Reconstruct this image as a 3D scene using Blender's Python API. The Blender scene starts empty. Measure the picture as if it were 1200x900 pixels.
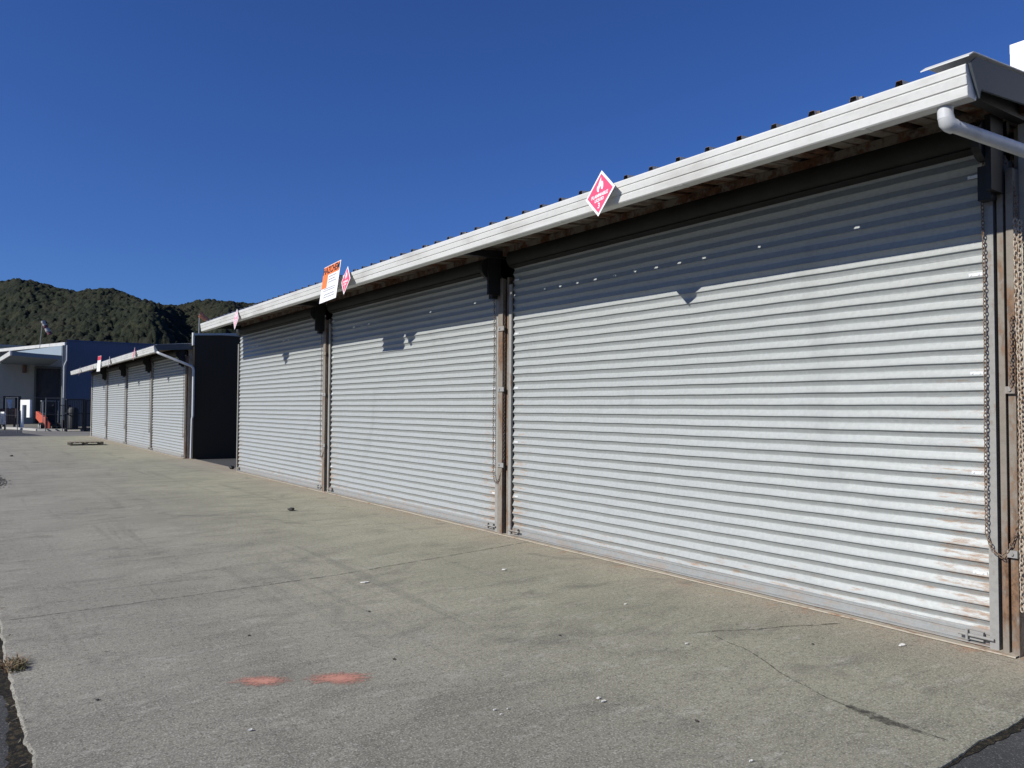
import bpy, math, random
import numpy as np
from mathutils import Vector, Matrix
R = math.radians
random.seed(7)
rng = np.random.default_rng(11)
S = bpy.context.scene
COL = S.collection

# ------------------------------------------------------------------ camera
F, YAW, PITCH, ROLL, CH = 901.0, .622, .031, .0045, 1.55
fw = Vector((math.sin(YAW)*math.cos(PITCH), math.cos(YAW)*math.cos(PITCH), math.sin(PITCH)))
r0 = Vector((math.cos(YAW), -math.sin(YAW), 0)); u0 = r0.cross(fw)
rt = r0*math.cos(ROLL) + u0*math.sin(ROLL); up = -r0*math.sin(ROLL) + u0*math.cos(ROLL)
cd = bpy.data.cameras.new('camera'); cam = bpy.data.objects.new('camera', cd); COL.objects.link(cam)
M = Matrix((rt, up, -fw)).transposed().to_4x4(); M.translation = (0, 0, CH)
cam.matrix_world = M
cd.sensor_width = 36; cd.lens = F/1200*36; cd.clip_start = .05; cd.clip_end = 6000
S.camera = cam

# ------------------------------------------------------------------ light
SUN = Vector((-1, .10, .68)).normalized()
w = bpy.data.worlds.new('World'); S.world = w; w.use_nodes = True
nt = w.node_tree; sky = nt.nodes.new('ShaderNodeTexSky'); sky.sky_type = 'NISHITA'
sky.sun_disc = False; sky.sun_elevation = math.asin(SUN.z); sky.sun_rotation = math.atan2(SUN.x, SUN.y)
sky.altitude = 0; sky.air_density = 1.0; sky.dust_density = .35; sky.ozone_density = 4.0
bg = nt.nodes['Background']; bg.inputs[1].default_value = .050
tint = nt.nodes.new('ShaderNodeMix'); tint.data_type = 'RGBA'; tint.blend_type = 'MULTIPLY'; tint.inputs[0].default_value = 1
nt.links.new(sky.outputs[0], tint.inputs[6]); tint.inputs[7].default_value = (.60, .96, 1.78, 1); nt.links.new(tint.outputs[2], bg.inputs[0])
sl = bpy.data.lights.new('sun', 'SUN'); sl.energy = 5.0; sl.angle = R(.53); sl.color = (1, .965, .90)
so = bpy.data.objects.new('sun', sl); COL.objects.link(so)
so.rotation_euler = SUN.to_track_quat('Z', 'Y').to_euler(); so.location = (-20, 5, 20)
S.view_settings.view_transform = 'Standard'; S.view_settings.look = 'None'
S.view_settings.exposure = .12; S.view_settings.gamma = 1

# ------------------------------------------------------------------ materials
class NT:
    def __init__(s, name):
        s.m = bpy.data.materials.new(name); s.m.use_nodes = True
        s.t = s.m.node_tree; s.b = s.t.nodes['Principled BSDF']; s.c = None
    def n(s, typ, **k):
        x = s.t.nodes.new(typ)
        for a, v in k.items(): setattr(x, a, v)
        return x
    def l(s, a, b): s.t.links.new(a, b)
    def co(s):
        if s.c is None: s.c = s.n('ShaderNodeTexCoord').outputs['Object']
        return s.c
    def noise(s, scale, detail=4, rough=.55, vec=None, stretch=None, dist=0):
        v = vec or s.co()
        if stretch:
            mp = s.n('ShaderNodeMapping'); mp.inputs['Scale'].default_value = stretch; s.l(v, mp.inputs[0]); v = mp.outputs[0]
        t = s.n('ShaderNodeTexNoise'); t.inputs['Scale'].default_value = scale; t.inputs['Detail'].default_value = detail
        t.inputs['Roughness'].default_value = rough; t.inputs['Distortion'].default_value = dist
        s.l(v, t.inputs['Vector']); return t.outputs[0]
    def vor(s, scale, stretch=None, out='Color'):
        v = s.co()
        if stretch:
            mp = s.n('ShaderNodeMapping'); mp.inputs['Scale'].default_value = stretch; s.l(v, mp.inputs[0]); v = mp.outputs[0]
        t = s.n('ShaderNodeTexVoronoi'); t.inputs['Scale'].default_value = scale; s.l(v, t.inputs['Vector']); return t.outputs[out]
    def ramp(s, f, lo, hi, a=0., b=1.):
        t = s.n('ShaderNodeMapRange'); t.interpolation_type = 'SMOOTHSTEP'
        t.inputs[1].default_value = lo; t.inputs[2].default_value = hi; t.inputs[3].default_value = a; t.inputs[4].default_value = b
        s.l(f, t.inputs[0]); return t.outputs[0]
    def mix(s, f, a, b, mode='MIX'):
        t = s.n('ShaderNodeMix', data_type='RGBA', blend_type=mode)
        for i, v in ((0, f), (6, a), (7, b)):
            if isinstance(v, (int, float)): t.inputs[i].default_value = v
            elif isinstance(v, tuple): t.inputs[i].default_value = (*v, 1)
            else: s.l(v, t.inputs[i])
        return t.outputs[2]
    def math(s, op, a, b=0.):
        t = s.n('ShaderNodeMath', operation=op)
        for i, v in ((0, a), (1, b)):
            if isinstance(v, (int, float)): t.inputs[i].default_value = v
            else: s.l(v, t.inputs[i])
        return t.outputs[0]
    def xyz(s):
        t = s.n('ShaderNodeSeparateXYZ'); s.l(s.co(), t.inputs[0]); return t.outputs
    def out(s, col=None, rough=.5, metal=0., spec=.5, bump=None, bs=.3, bd=.01):
        def put(k, v):
            if isinstance(v, tuple): s.b.inputs[k].default_value = (*v, 1)
            elif isinstance(v, (int, float)): s.b.inputs[k].default_value = v
            elif v is not None: s.l(v, s.b.inputs[k])
        put('Base Color', col); put('Roughness', rough); put('Metallic', metal); put('Specular IOR Level', spec)
        if bump is not None:
            b = s.n('ShaderNodeBump'); b.inputs['Strength'].default_value = bs; b.inputs['Distance'].default_value = bd
            s.l(bump, b.inputs['Height']); s.l(b.outputs[0], s.b.inputs['Normal'])
        return s.m

def painted(name, c, rough=.45, metal=0., dirt=(.16, .14, .11), amt=.35, sc=3., spec=.4, stretch=(1, 1, .3)):
    k = NT(name); n1 = k.noise(sc, 6, .65, stretch=stretch); n2 = k.noise(sc*14, 3, .6)
    f = k.math('MULTIPLY', k.ramp(n1, .42, .75), amt)
    a = k.mix(f, c, dirt); b = k.mix(k.ramp(n2, .35, .7, 0, .18), a, tuple(x*.72 for x in c))
    return k.out(b, rough, metal, spec, n2, .08, .004)

def galv(name, base=(.345, .362, .350), width=None, hgt=None, rust=.0, metal=.14):
    """weathered galvanised sheet; optional rust creeping in from the door edges and bottom"""
    k = NT(name); raw = k.co(); oi = k.n('ShaderNodeObjectInfo'); va = k.n('ShaderNodeVectorMath', operation='ADD'); k.l(raw, va.inputs[0])
    cb = k.n('ShaderNodeCombineXYZ'); k.l(k.math('MULTIPLY', oi.outputs['Random'], 37.), cb.inputs[1]); k.l(k.math('MULTIPLY', oi.outputs['Random'], 91.), cb.inputs[2]); k.l(cb.outputs[0], va.inputs[1])
    k.c = va.outputs[0]
    sp = k.vor(42, None); sp2 = k.n('ShaderNodeSeparateColor'); k.l(sp, sp2.inputs[0])
    spangle = k.ramp(sp2.outputs[0], 0, 1, .95, 1.03)
    big = k.noise(1.3, 5, .6, stretch=(1, .5, 1.4)); fine = k.noise(60, 3, .6, stretch=(1, .35, 1))
    c = k.mix(k.ramp(big, .3, .72, 0, .30), base, tuple(x*.78 for x in base))
    c = k.mix(k.ramp(fine, .5, .75, 0, .14), c, tuple(x*.62 for x in base))
    g = k.n('ShaderNodeCombineColor'); [k.l(spangle, g.inputs[i]) for i in range(3)]
    c = k.mix(1., c, g.outputs[0], 'MULTIPLY')
    sm = k.noise(.8, 6, .68, stretch=(1, 1.2, .8), dist=.8); c = k.mix(k.ramp(sm, .55, .72, 0, .35), c, tuple(x*.66 for x in base))
    sc_ = k.noise(3.5, 6, .75, stretch=(1, .25, 3.5)); c = k.mix(k.ramp(sc_, .60, .75, 0, .45), c, tuple(min(.8, x*1.35) for x in base))
    drip = k.noise(5, 5, .7, stretch=(1, 6, .5))
    c = k.mix(k.ramp(drip, .6, .82, 0, .3), c, tuple(x*q for x, q in zip(base, (.68, .64, .56))))
    rg = k.ramp(big, .3, .7, .44, .55)
    if width:
        k.c = raw; o = k.xyz(); y, z = o[1], o[2]; k.c = va.outputs[0]
        e1 = k.ramp(y, 0., .8, 1, 0); e2 = k.ramp(y, width-.7, width, 0, .9); e3 = k.ramp(z, .0, .45, .85, 0)
        e = k.math('MAXIMUM', k.math('MAXIMUM', e1, e2), e3)
        low = k.ramp(z, .2, 2.3, 1, .35); e = k.math('MULTIPLY', e, low)
        rn = k.noise(9, 6, .75, stretch=(1, .45, 3.2))
        f = k.ramp(k.math('ADD', rn, k.math('MULTIPLY', e, .22)), .64, .82, 0, rust)
        c = k.mix(f, c, k.mix(k.noise(30), (.22, .125, .075), (.36, .27, .19)))
        rg = k.math('ADD', rg, k.math('MULTIPLY', f, .3))
    return k.out(c, rg, metal, .5, k.noise(9, 3, .5, stretch=(1, .4, 1.5)), .10, .01)

def rusty(name, paint=(.42, .40, .35), rust=(.17, .075, .035), rust2=(.33, .18, .10), lvl=.5, rough=.75, stretch=(1, 1, .25), sc=7, metal=0.):
    k = NT(name); n = k.noise(sc, 8, .7, stretch=stretch); n2 = k.noise(sc*5, 4, .7)
    r = k.mix(k.ramp(n2, .35, .65), rust, rust2)
    f = k.ramp(k.math('ADD', n, k.math('MULTIPLY', k.math('SUBTRACT', n2, .5), .25)), lvl-.05, lvl+.1)
    dirt = k.mix(k.ramp(n2, .4, .7, 0, .35), paint, tuple(x*.6 for x in paint))
    return k.out(k.mix(f, dirt, r), rough, metal, .3, n2, .35, .004)

def plain(name, c, rough=.6, metal=0., spec=.4, var=.2, sc=12):
    k = NT(name); n = k.noise(sc, 4, .6)
    return k.out(k.mix(k.ramp(n, .3, .7, 0, var), c, tuple(x*.55 for x in c)), rough, metal, spec, n, .06, .003)

DW = 5.35
m_curtain = galv('galvanised_shutter', width=DW, rust=.9)
m_galv = galv('galvanised_sheet', base=(.26, .275, .275))
m_rail = galv('bottom_rail_metal', base=(.30, .31, .30), width=DW, rust=.45)
m_guide = rusty('galvanised_guide', (.27, .265, .245), (.12, .07, .04), (.22, .15, .10), lvl=.59, sc=6)
m_post = rusty('rusty_post', (.215, .19, .155), (.09, .048, .026), (.20, .12, .07), lvl=.52, sc=5)
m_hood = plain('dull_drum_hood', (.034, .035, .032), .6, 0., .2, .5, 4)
m_black = plain('black_steel_and_shade', (.010, .010, .010), .6, 0, .4)
m_roof_top = galv('roof_top_metal', base=(.42, .43, .43))
m_roof = rusty('roof_sheet', (.20, .175, .145), (.040, .018, .009), (.15, .068, .034), lvl=.48, stretch=(.5, 1.2, 1), sc=3.2)
m_white = painted('white_gutter_paint', (.60, .60, .565), .4, dirt=(.22, .20, .16), amt=.38, sc=2.2, stretch=(1, .6, 2))
m_barge = painted('grey_barge_paint', (.085, .10, .11), .6, amt=.2, spec=.12)
m_pvc = painted('white_pipe', (.56, .57, .565), .35, amt=.35, sc=5)
m_wallb = rusty('stained_wall', (.42, .38, .30), (.24, .13, .075), (.36, .26, .17), lvl=.55, rough=.9, sc=3)
m_dark = painted('dark_wall', (.046, .039, .029), .9, spec=.1, amt=.5, dirt=(.045, .043, .036), sc=1.2, stretch=(1, 1, 1))
m_chain = rusty('rusty_chain', (.20, .17, .14), (.09, .05, .03), (.20, .12, .07), lvl=.46, sc=40, stretch=(1, 1, 1))
m_chainb = rusty('pale_rusty_chain', (.46, .40, .32), (.16, .09, .05), (.36, .25, .16), lvl=.50, sc=50, stretch=(1, 1, 1))
m_signw = plain('sign_white', (.82, .81, .80), .35, var=.06)
m_pink = plain('sign_faded_red', (.78, .09, .17), .35, var=.15, sc=20)
m_orange = plain('sign_orange', (.86, .21, .035), .35, var=.15, sc=20)
m_ink = plain('sign_black', (.02, .02, .02), .4)
m_print = plain('sign_grey_print', (.30, .31, .32), .4)
m_inkw = plain('sign_white_print', (.85, .83, .83), .35, var=.03)
m_sigred = plain('sign_red', (.62, .045, .06), .4)
m_clip = plain('bright_zinc', (.74, .75, .74), .35, .15, .5, .2, 40)

# ground materials
def concrete_mat():
    k = NT('worn_concrete'); o = k.xyz()
    big = k.noise(.55, 6, .62); mid = k.noise(2.4, 7, .68, stretch=(.6, 1.5, 1), dist=.5); fine = k.noise(30, 6, .75)
    grit = k.noise(95, 3, .65); st = k.noise(.9, 7, .66, stretch=(.30, 3.4, 1), dist=.7)
    base = k.mix(k.ramp(big, .36, .64), (.272, .262, .186), (.345, .332, .234))
    base = k.mix(k.ramp(o[0], .8, 4.4), k.mix(k.ramp(big, .35, .65), (.235, .223, .182), (.30, .283, .230)), base)
    base = k.mix(k.ramp(mid, .46, .70, 0, .50), base, (.115, .107, .088))
    base = k.mix(k.ramp(mid, .44, .28, 0, .40), base, (.30, .28, .225))
    base = k.mix(k.ramp(st, .55, .74, 0, .42), base, (.31, .295, .25))
    base = k.mix(k.ramp(st, .42, .26, 0, .40), base, (.12, .112, .095))
    base = k.mix(k.ramp(o[1], 6.5, 2.2, 0, .28), base, (.115, .110, .092))
    mo = k.noise(5.5, 8, .78, stretch=(.6, 1.3, 1)); base = k.mix(k.ramp(mo, .52, .66, 0, .50), base, (.40, .385, .325))
    vd = k.vor(1.7, None, 'Distance'); base = k.mix(k.ramp(k.math('ADD', vd, k.math('MULTIPLY', fine, .06)), .075, .045, 0, .55), base, (.06, .055, .048))
    vd2 = k.vor(5.3, None, 'Distance'); base = k.mix(k.ramp(vd2, .07, .05, 0, .5), base, (.42, .41, .38))
    edge = k.math('MULTIPLY', k.ramp(o[0], 5.15, 5.36), k.ramp(k.noise(12, 6, .7), .50, .62, 0, .6)); base = k.mix(edge, base, (.09, .078, .06))
    tyre = k.noise(1.6, 4, .6, stretch=(2.6, .14, 1), dist=.3); base = k.mix(k.ramp(tyre, .56, .70, 0, .28), base, (.095, .09, .078))
    base = k.mix(k.ramp(o[0], 4.5, 5.4, 0, .55), base, (.37, .315, .235))
    rn = k.noise(3.3, 6, .7)
    base = k.mix(k.math('MULTIPLY', k.ramp(o[0], 5.05, 5.5), k.ramp(rn, .52, .66, 0, .75)), base, (.38, .19, .10))
    base = k.mix(k.ramp(fine, .52, .30, 0, .8), base, (.085, .080, .066))
    base = k.mix(k.ramp(fine, .55, .74, 0, .7), base, (.46, .44, .38))
    base = k.mix(k.ramp(grit, .48, .30, 0, .70), base, (.055, .052, .044))
    base = k.mix(k.ramp(grit, .54, .68, 0, .60), base, (.56, .54, .48))
    bl = k.noise(1.1, 5, .6, dist=1.2); base = k.mix(k.ramp(bl, .57, .70, 0, .40), base, (.10, .095, .080))
    bump = k.math('ADD', k.math('MULTIPLY', fine, .5), k.math('MULTIPLY', grit, .5))
    return k.out(base, .9, 0, .25, bump, .7, .010)
m_conc = concrete_mat()
def asphalt_mat(name, c, lim=.5):
    k = NT(name); big = k.noise(.25, 5, .6); f = k.noise(60, 4, .7); v = k.vor(170); s2 = k.n('ShaderNodeSeparateColor'); k.l(v, s2.inputs[0])
    b = k.mix(k.ramp(big, .35, .65), tuple(x*.8 for x in c), tuple(x*1.2 for x in c))
    b = k.mix(k.ramp(s2.outputs[0], .80, 1, 0, .6), b, (.20, .195, .18)); b = k.mix(k.ramp(f, .3, .6, .45, 0), b, (.02, .02, .02))
    o = k.xyz()
    if lim: b = k.mix(k.ramp(o[1], 20, 46, 0, 1), b, k.mix(k.ramp(k.noise(.5, 5, .6, stretch=(.3, 2, 1)), .4, .65), (.155, .148, .132), (.205, .195, .172)))
    return k.out(b, .9, 0, .3, f, .8, .012)
m_asph = asphalt_mat('asphalt', (.055, .056, .056))
m_asph2 = asphalt_mat('dark_yard_asphalt', (.030, .034, .042), None)
k = NT('dirt_and_moss'); n = k.noise(35, 6, .75)
m_dirt = k.out(k.mix(k.ramp(n, .45, .65), (.018, .017, .014), k.mix(k.noise(9), (.06, .055, .03), (.12, .085, .05))), .95, 0, .2, n, 1, .03)

def ragged(name, c, scale=30, thr=.5, soft=.12, fade=False):
    k = NT(name); n = k.noise(scale, 5, .75)
    if fade: at = k.n('ShaderNodeAttribute'); at.attribute_name = 'fade'; n = k.math('ADD', k.math('MULTIPLY', n, .9), k.math('MULTIPLY', at.outputs['Fac'], .42))
    n = k.math('ADD', n, 0.); f = k.ramp(n, thr-soft, thr+soft)
    tr = k.n('ShaderNodeBsdfTransparent'); mx = k.n('ShaderNodeMixShader')
    k.out(k.mix(k.noise(8), c, tuple(x*.75 for x in c)), .85, 0, .3)
    k.l(f, mx.inputs[0]); k.l(tr.outputs[0], mx.inputs[1]); k.l(k.b.outputs[0], mx.inputs[2])
    k.l(mx.outputs[0], k.t.nodes['Material Output'].inputs[0]); return k.m
m_crack = ragged('crack_grime', (.065, .060, .050), 22, .52, .24)
m_joint = ragged('joint_grime', (.13, .122, .10), 12, .52, .24)
m_paint = ragged('faded_red_spray', (.54, .26, .19), 48, .60, .22, fade=True)

# ------------------------------------------------------------------ mesh helper
def wloc(o):
    v = Vector((0, 0, 0))
    while o is not None: v += o.location; o = o.parent
    return v
class MB:
    def __init__(s): s.v = []; s.f = []; s.mi = []; s.cur = 0
    def add(s, vs, fs):
        b = len(s.v); s.v += [tuple(p) for p in vs]; s.f += [tuple(i+b for i in f) for f in fs]; s.mi += [s.cur]*len(fs); return s
    def box(s, x0, x1, y0, y1, z0, z1):
        return s.add([(x, y, z) for x in (x0, x1) for y in (y0, y1) for z in (z0, z1)],
                     [(0, 1, 3, 2), (4, 6, 7, 5), (0, 4, 5, 1), (2, 3, 7, 6), (0, 2, 6, 4), (1, 5, 7, 3)])
    def prism(s, poly, a, b, axis='y', close=True, caps=True):
        """poly: list of 2-D points; extruded along axis from a to b"""
        def P(p, t): return {'y': (p[0], t, p[1]), 'x': (t, p[0], p[1]), 'z': (p[0], p[1], t)}[axis]
        n = len(poly); vs = [P(p, a) for p in poly]+[P(p, b) for p in poly]
        fs = [(i, (i+1) % n, n+(i+1) % n, n+i) for i in range(n if close else n-1)]
        if close and caps: fs += [tuple(range(n))[::-1], tuple(range(n, 2*n))]
        return s.add(vs, fs)
    def tube(s, pts, r, seg=10, caps=True):
        pts = [Vector(p) for p in pts]; n = len(pts); rs = r if isinstance(r, (list, tuple)) else [r]*n
        vs = []; T0 = (pts[1]-pts[0]).normalized(); a = T0.orthogonal().normalized()
        for i, p in enumerate(pts):
            T = ((pts[i+1] if i < n-1 else p)-(pts[i-1] if i else p)).normalized()
            a = (a - T*a.dot(T)).normalized(); b = T.cross(a)
            vs += [p+(a*math.cos(2*math.pi*j/seg)+b*math.sin(2*math.pi*j/seg))*rs[i] for j in range(seg)]
        fs = [(i*seg+j, i*seg+(j+1) % seg, (i+1)*seg+(j+1) % seg, (i+1)*seg+j) for i in range(n-1) for j in range(seg)]
        if caps: fs += [tuple(range(seg))[::-1], tuple(range((n-1)*seg, n*seg))]
        return s.add(vs, fs)
    def build(s, name, mats, parent=None, smooth=False, bevel=0):
        me = bpy.data.meshes.new(name); off = wloc(parent) if parent else Vector((0, 0, 0))
        me.from_pydata([(x-off.x, y-off.y, z-off.z) for x, y, z in s.v], [], s.f); 
        import bmesh
        bm = bmesh.new(); bm.from_mesh(me); bmesh.ops.recalc_face_normals(bm, faces=bm.faces); bm.to_mesh(me); bm.free()
        if not isinstance(mats, (list, tuple)): mats = [mats]
        for m in mats: me.materials.append(m)
        if len(mats) > 1: me.polygons.foreach_set('material_index', s.mi)
        o = bpy.data.objects.new(name, me); COL.objects.link(o)
        if smooth:
            me.shade_smooth()
            try: me.set_sharp_from_angle(angle=R(smooth if smooth is not True else 40))
            except Exception: pass
        if parent: o.parent = parent
        if bevel:
            b = o.modifiers.new('bevel', 'BEVEL'); b.width = bevel; b.segments = 2; b.limit_method = 'ANGLE'
        return o
def tag(o, label=None, cat=None, group=None, kind=None):
    if label: o['label'] = label
    if cat: o['category'] = cat
    if group: o['group'] = group
    if kind: o['kind'] = kind
    return o
def empty(name, loc, label, cat, group=None):
    o = bpy.data.objects.new(name, None); COL.objects.link(o); o.location = loc; o.empty_display_size = .2
    return tag(o, label, cat, group)
def copy_tree(o, parent=None):
    c = o.copy(); COL.objects.link(c); c.parent = parent
    for ch in list(o.children): copy_tree(ch, c)
    return c

# ------------------------------------------------------------------ ground
XW = 5.487
g = MB(); xs = [-400, -60, -12, 60, 400, 3000]
g.add([(-2500, -300, -.020), (3000, -300, -.020), (3000, 3500, -.020), (-2500, 3500, -.020)], [(0, 1, 2, 3)])
tag(g.build('ground', m_asph), kind='structure')

def edge_noise(n, amp, seed):
    r = np.random.default_rng(seed); a = r.normal(0, 1, n)
    a = np.convolve(np.concatenate([a[-3:], a, a[:3]]), [.15, .2, .3, .2, .15], 'same')[3:-3]
    return a*amp
# slab outline with crumbling left and near edges
out = []
ny = 900; ysl = np.concatenate([np.linspace(1.70, 14, 700), np.linspace(14.1, 45.5, 200)]); en = edge_noise(ny, .006, 3)+np.interp(np.arange(ny), np.arange(0, ny, 9), np.random.default_rng(4).normal(0, .005, 100))
left = [(.275+en[i]+.005*math.sin(y*2.1)+(.02*math.sin(y*.7)), float(y)) for i, y in enumerate(ysl)]
nx = 420; xsl = np.linspace(.30, 6.2, nx); en2 = edge_noise(nx, .007, 5)+np.interp(np.arange(nx), np.arange(0, nx, 12), np.random.default_rng(3).normal(0, .012, len(range(0, nx, 12))))
near = [(float(x), 1.70+en2[i]+.02*math.sin(x*3.1)-.025*(x-3.4)) for i, x in enumerate(xsl)]
poly = list(reversed(left))+near[1:]+[(6.2, 2.05), (5.66, 2.3), (5.66, 45.0), (5.3, 45.6)]
g = MB(); n = len(poly)
bev = .012
g.add([(x, y, -.006) for x, y in poly]+[(x, y, -.09) for x, y in poly], [(i, (i+1) % n, n+(i+1) % n, n+i) for i in range(n)])
cx = lambda x, y: (x+bev if x < .5 else x, y+bev if y < 1.8 and x > .35 else y, 0)
top = [cx(x, y) for x, y in poly]
b0 = len(g.v); g.add(top, [tuple(range(n))]); g.f += [(i, (i+1) % n, b0+(i+1) % n, b0+i) for i in range(n)]; g.mi += [0]*n
slab = tag(g.build('concrete_apron', m_conc), kind='structure')
# dirt filling the joint beside the slab
g = MB(); pts = []
N = 360
for i in range(N+1):
    y = 1.0+i*(16/N); pts.append((.255-.03-.022*rng.random()-.015*math.sin(y*5), y))
vs = [(x, y, -.016) for x, y in pts]+[(.31, y, -.014+.004*rng.random()) for _, y in pts]
g.add(vs, [(i, i+1, N+2+i, N+1+i) for i in range(N)])
M2 = 160
for k_ in (0,):
    b = len(g.v); vs = []
    for i in range(M2+1):
        x = .3+i*(6/M2); vs.append((x, 1.70-.025*(x-3.4)-.022-.02*rng.random(), -.016))
    for i in range(M2+1):
        x = .3+i*(6/M2); vs.append((x, 1.74-.025*(x-3.4), -.014+.004*rng.random()))
    g.add(vs, [(i, i+1, M2+2+i, M2+1+i) for i in range(M2)])
tag(g.build('joint_dirt', m_dirt), kind='structure')

def strip(pts, w0, name, mat, seed, step=.03, z=.003, jig=.008):
    r = np.random.default_rng(seed); P = []
    for a, b in zip(pts[:-1], pts[1:]):
        a = np.array(a); b = np.array(b); L = np.linalg.norm(b-a); k_ = max(2, int(L/step))
        P += [a+(b-a)*t/k_ for t in range(k_)]
    P.append(np.array(pts[-1])); P = np.array(P); n = len(P)
    T = np.gradient(P, axis=0); T /= np.linalg.norm(T, axis=1)[:, None]; Nn = np.stack([-T[:, 1], T[:, 0]], 1)
    P = P+Nn*edge_noise(n, jig, seed)[:, None]
    wd = (w0 if not callable(w0) else np.array([w0(i/(n-1)) for i in range(n)]))*(.6+.7*r.random(n))
    vs = [(*p, z) for p in P+Nn*(wd/2)[:, None]]+[(*p, z) for p in P-Nn*(wd/2)[:, None]]
    g = MB(); g.add(vs, [(i, i+1, n+i+1, n+i) for i in range(n-1)]); return g.build(name, mat, slab)
strip([(.32, 6.66), (2.0, 6.70), (2.9, 6.75), (4.0, 6.92), (5.40, 7.16)], .022, 'crack', m_joint, 1)
strip([(4.186, 3.62), (4.6, 3.42), (4.8, 3.36), (5.2, 3.17)], .018, 'crack', m_crack, 2, jig=.012)
strip([(4.22, 3.5), (4.12, 3.1), (3.934, 2.776), (3.82, 2.4), (3.782, 2.19)], .010, 'crack', m_crack, 3, jig=.012)
strip([(3.80, 2.28), (3.77, 2.05), (3.79, 1.78)], lambda t: .065*math.sin(math.pi*min(1, t+.15))+.01, 'crack', m_crack, 4, step=.012, z=.0045, jig=.006)
strip([(.32, 15.9), (3, 16.0), (5.4, 16.2)], .02, 'crack', m_joint, 6)
strip([(.6, 25.2), (3, 25.3), (5.4, 25.4)], .025, 'crack', m_joint, 7)
strip([(2.9, 11.2), (3.6, 10.4), (4.1, 9.5), (5.0, 9.2)], .012, 'crack', m_joint, 8, jig=.02)
strip([(.9, 34.5), (3, 34.6), (5.3, 34.7)], .03, 'crack', m_joint, 9)
def blob(cx_, cy_, a, b, ang, name, mat, seed, z=.0035, par=None):
    r = np.random.default_rng(seed); g = MB(); n = 40; vs = [(cx_, cy_, z)]
    for i in range(n):
        t = 2*math.pi*i/n; q = 1+.22*r.normal()*.5; x = a*math.cos(t)*q; y = b*math.sin(t)*q
        vs.append((cx_+x*math.cos(ang)-y*math.sin(ang), cy_+x*math.sin(ang)+y*math.cos(ang), z))
    g.add(vs, [(0, i+1, (i+1) % n+1) for i in range(n)]); o = g.build(name, mat, par)
    a_ = o.data.attributes.new('fade', 'FLOAT', 'POINT'); a_.data.foreach_set('value', [1.]+[0.]*n); return o
blob(1.415, 4.39, .17, .085, -.62, 'spray_paint_mark', m_paint, 1, par=slab)
blob(1.79, 4.18, .20, .105, -.60, 'spray_paint_mark', m_paint, 2, par=slab)

# far yard surfaces
g = MB(); g.add([(-30, 47.2, -.012), (3.6, 47.2, -.012), (2.9, 52, -.012), (3.2, 58, -.012), (-30, 66, -.012)], [(0, 1, 2, 3, 4)])
tag(g.build('dark_yard_patch', m_asph2), kind='structure')  # darker, bluer surface tone across the far left yard
m_kerb = plain('pale_kerb', (.40, .39, .36), .8)
g = MB()
K = [(-25, 66, 0), (1.5, 65, 0), (3.0, 61, 0), (4.0, 56.2, 0), (6.5, 54.6, 0), (14, 54.2, 0)]
for a, b in zip(K[:-1], K[1:]):
    a = Vector(a); b = Vector(b); d = (b-a).normalized(); nn = Vector((-d.y, d.x, 0))*.16
    q = [a-nn, b-nn, b+nn, a+nn]; g.add([(p.x, p.y, z) for z in (-.05, .11) for p in q], [(0, 1, 5, 4), (1, 2, 6, 5), (2, 3, 7, 6), (3, 0, 4, 7), (4, 5, 6, 7)])
tag(g.build('kerb', m_kerb), kind='structure')

# ------------------------------------------------------------------ roller door
PITCH_S = .0938; NS = 34
def chain_mesh(g, path, link=.034, wd=.019, r=.0032, seg=8, rs=5):
    """oval links strung along a poly-line"""
    P = [Vector(p) for p in path]; L = [0]
    for a, b in zip(P[:-1], P[1:]): L.append(L[-1]+(b-a).length)
    t = 0; i = 0; idx = 0
    while t < L[-1]:
        while i < len(P)-2 and L[i+1] < t: i += 1
        d = (P[i+1]-P[i]).normalized(); c = P[i]+d*(t-L[i])
        a = Vector((0, 1, 0)) if abs(d.y) < .9 else Vector((1, 0, 0)); a = (a-d*a.dot(d)).normalized(); b = d.cross(a)
        ang = (idx % 2)*math.pi/2+random.uniform(-.35, .35)+.4
        s_ = a*math.cos(ang)+b*math.sin(ang); nn = d.cross(s_)
        vs = []
        for q in range(seg):
            th = 2*math.pi*q/seg; ctr = c+d*(math.cos(th)*link*.5)+s_*(math.sin(th)*wd*.5)
            rad = (d*math.cos(th)+s_*math.sin(th)).normalized()
            for e in range(rs):
                ph = 2*math.pi*e/rs; vs.append(ctr+rad*(r*math.cos(ph))+nn*(r*math.sin(ph)))
        g.add(vs, [(q*rs+e, ((q+1) % seg)*rs+e, ((q+1) % seg)*rs+(e+1) % rs, q*rs+(e+1) % rs) for q in range(seg) for e in range(rs)])
        t += link*.74; idx += 1

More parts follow.
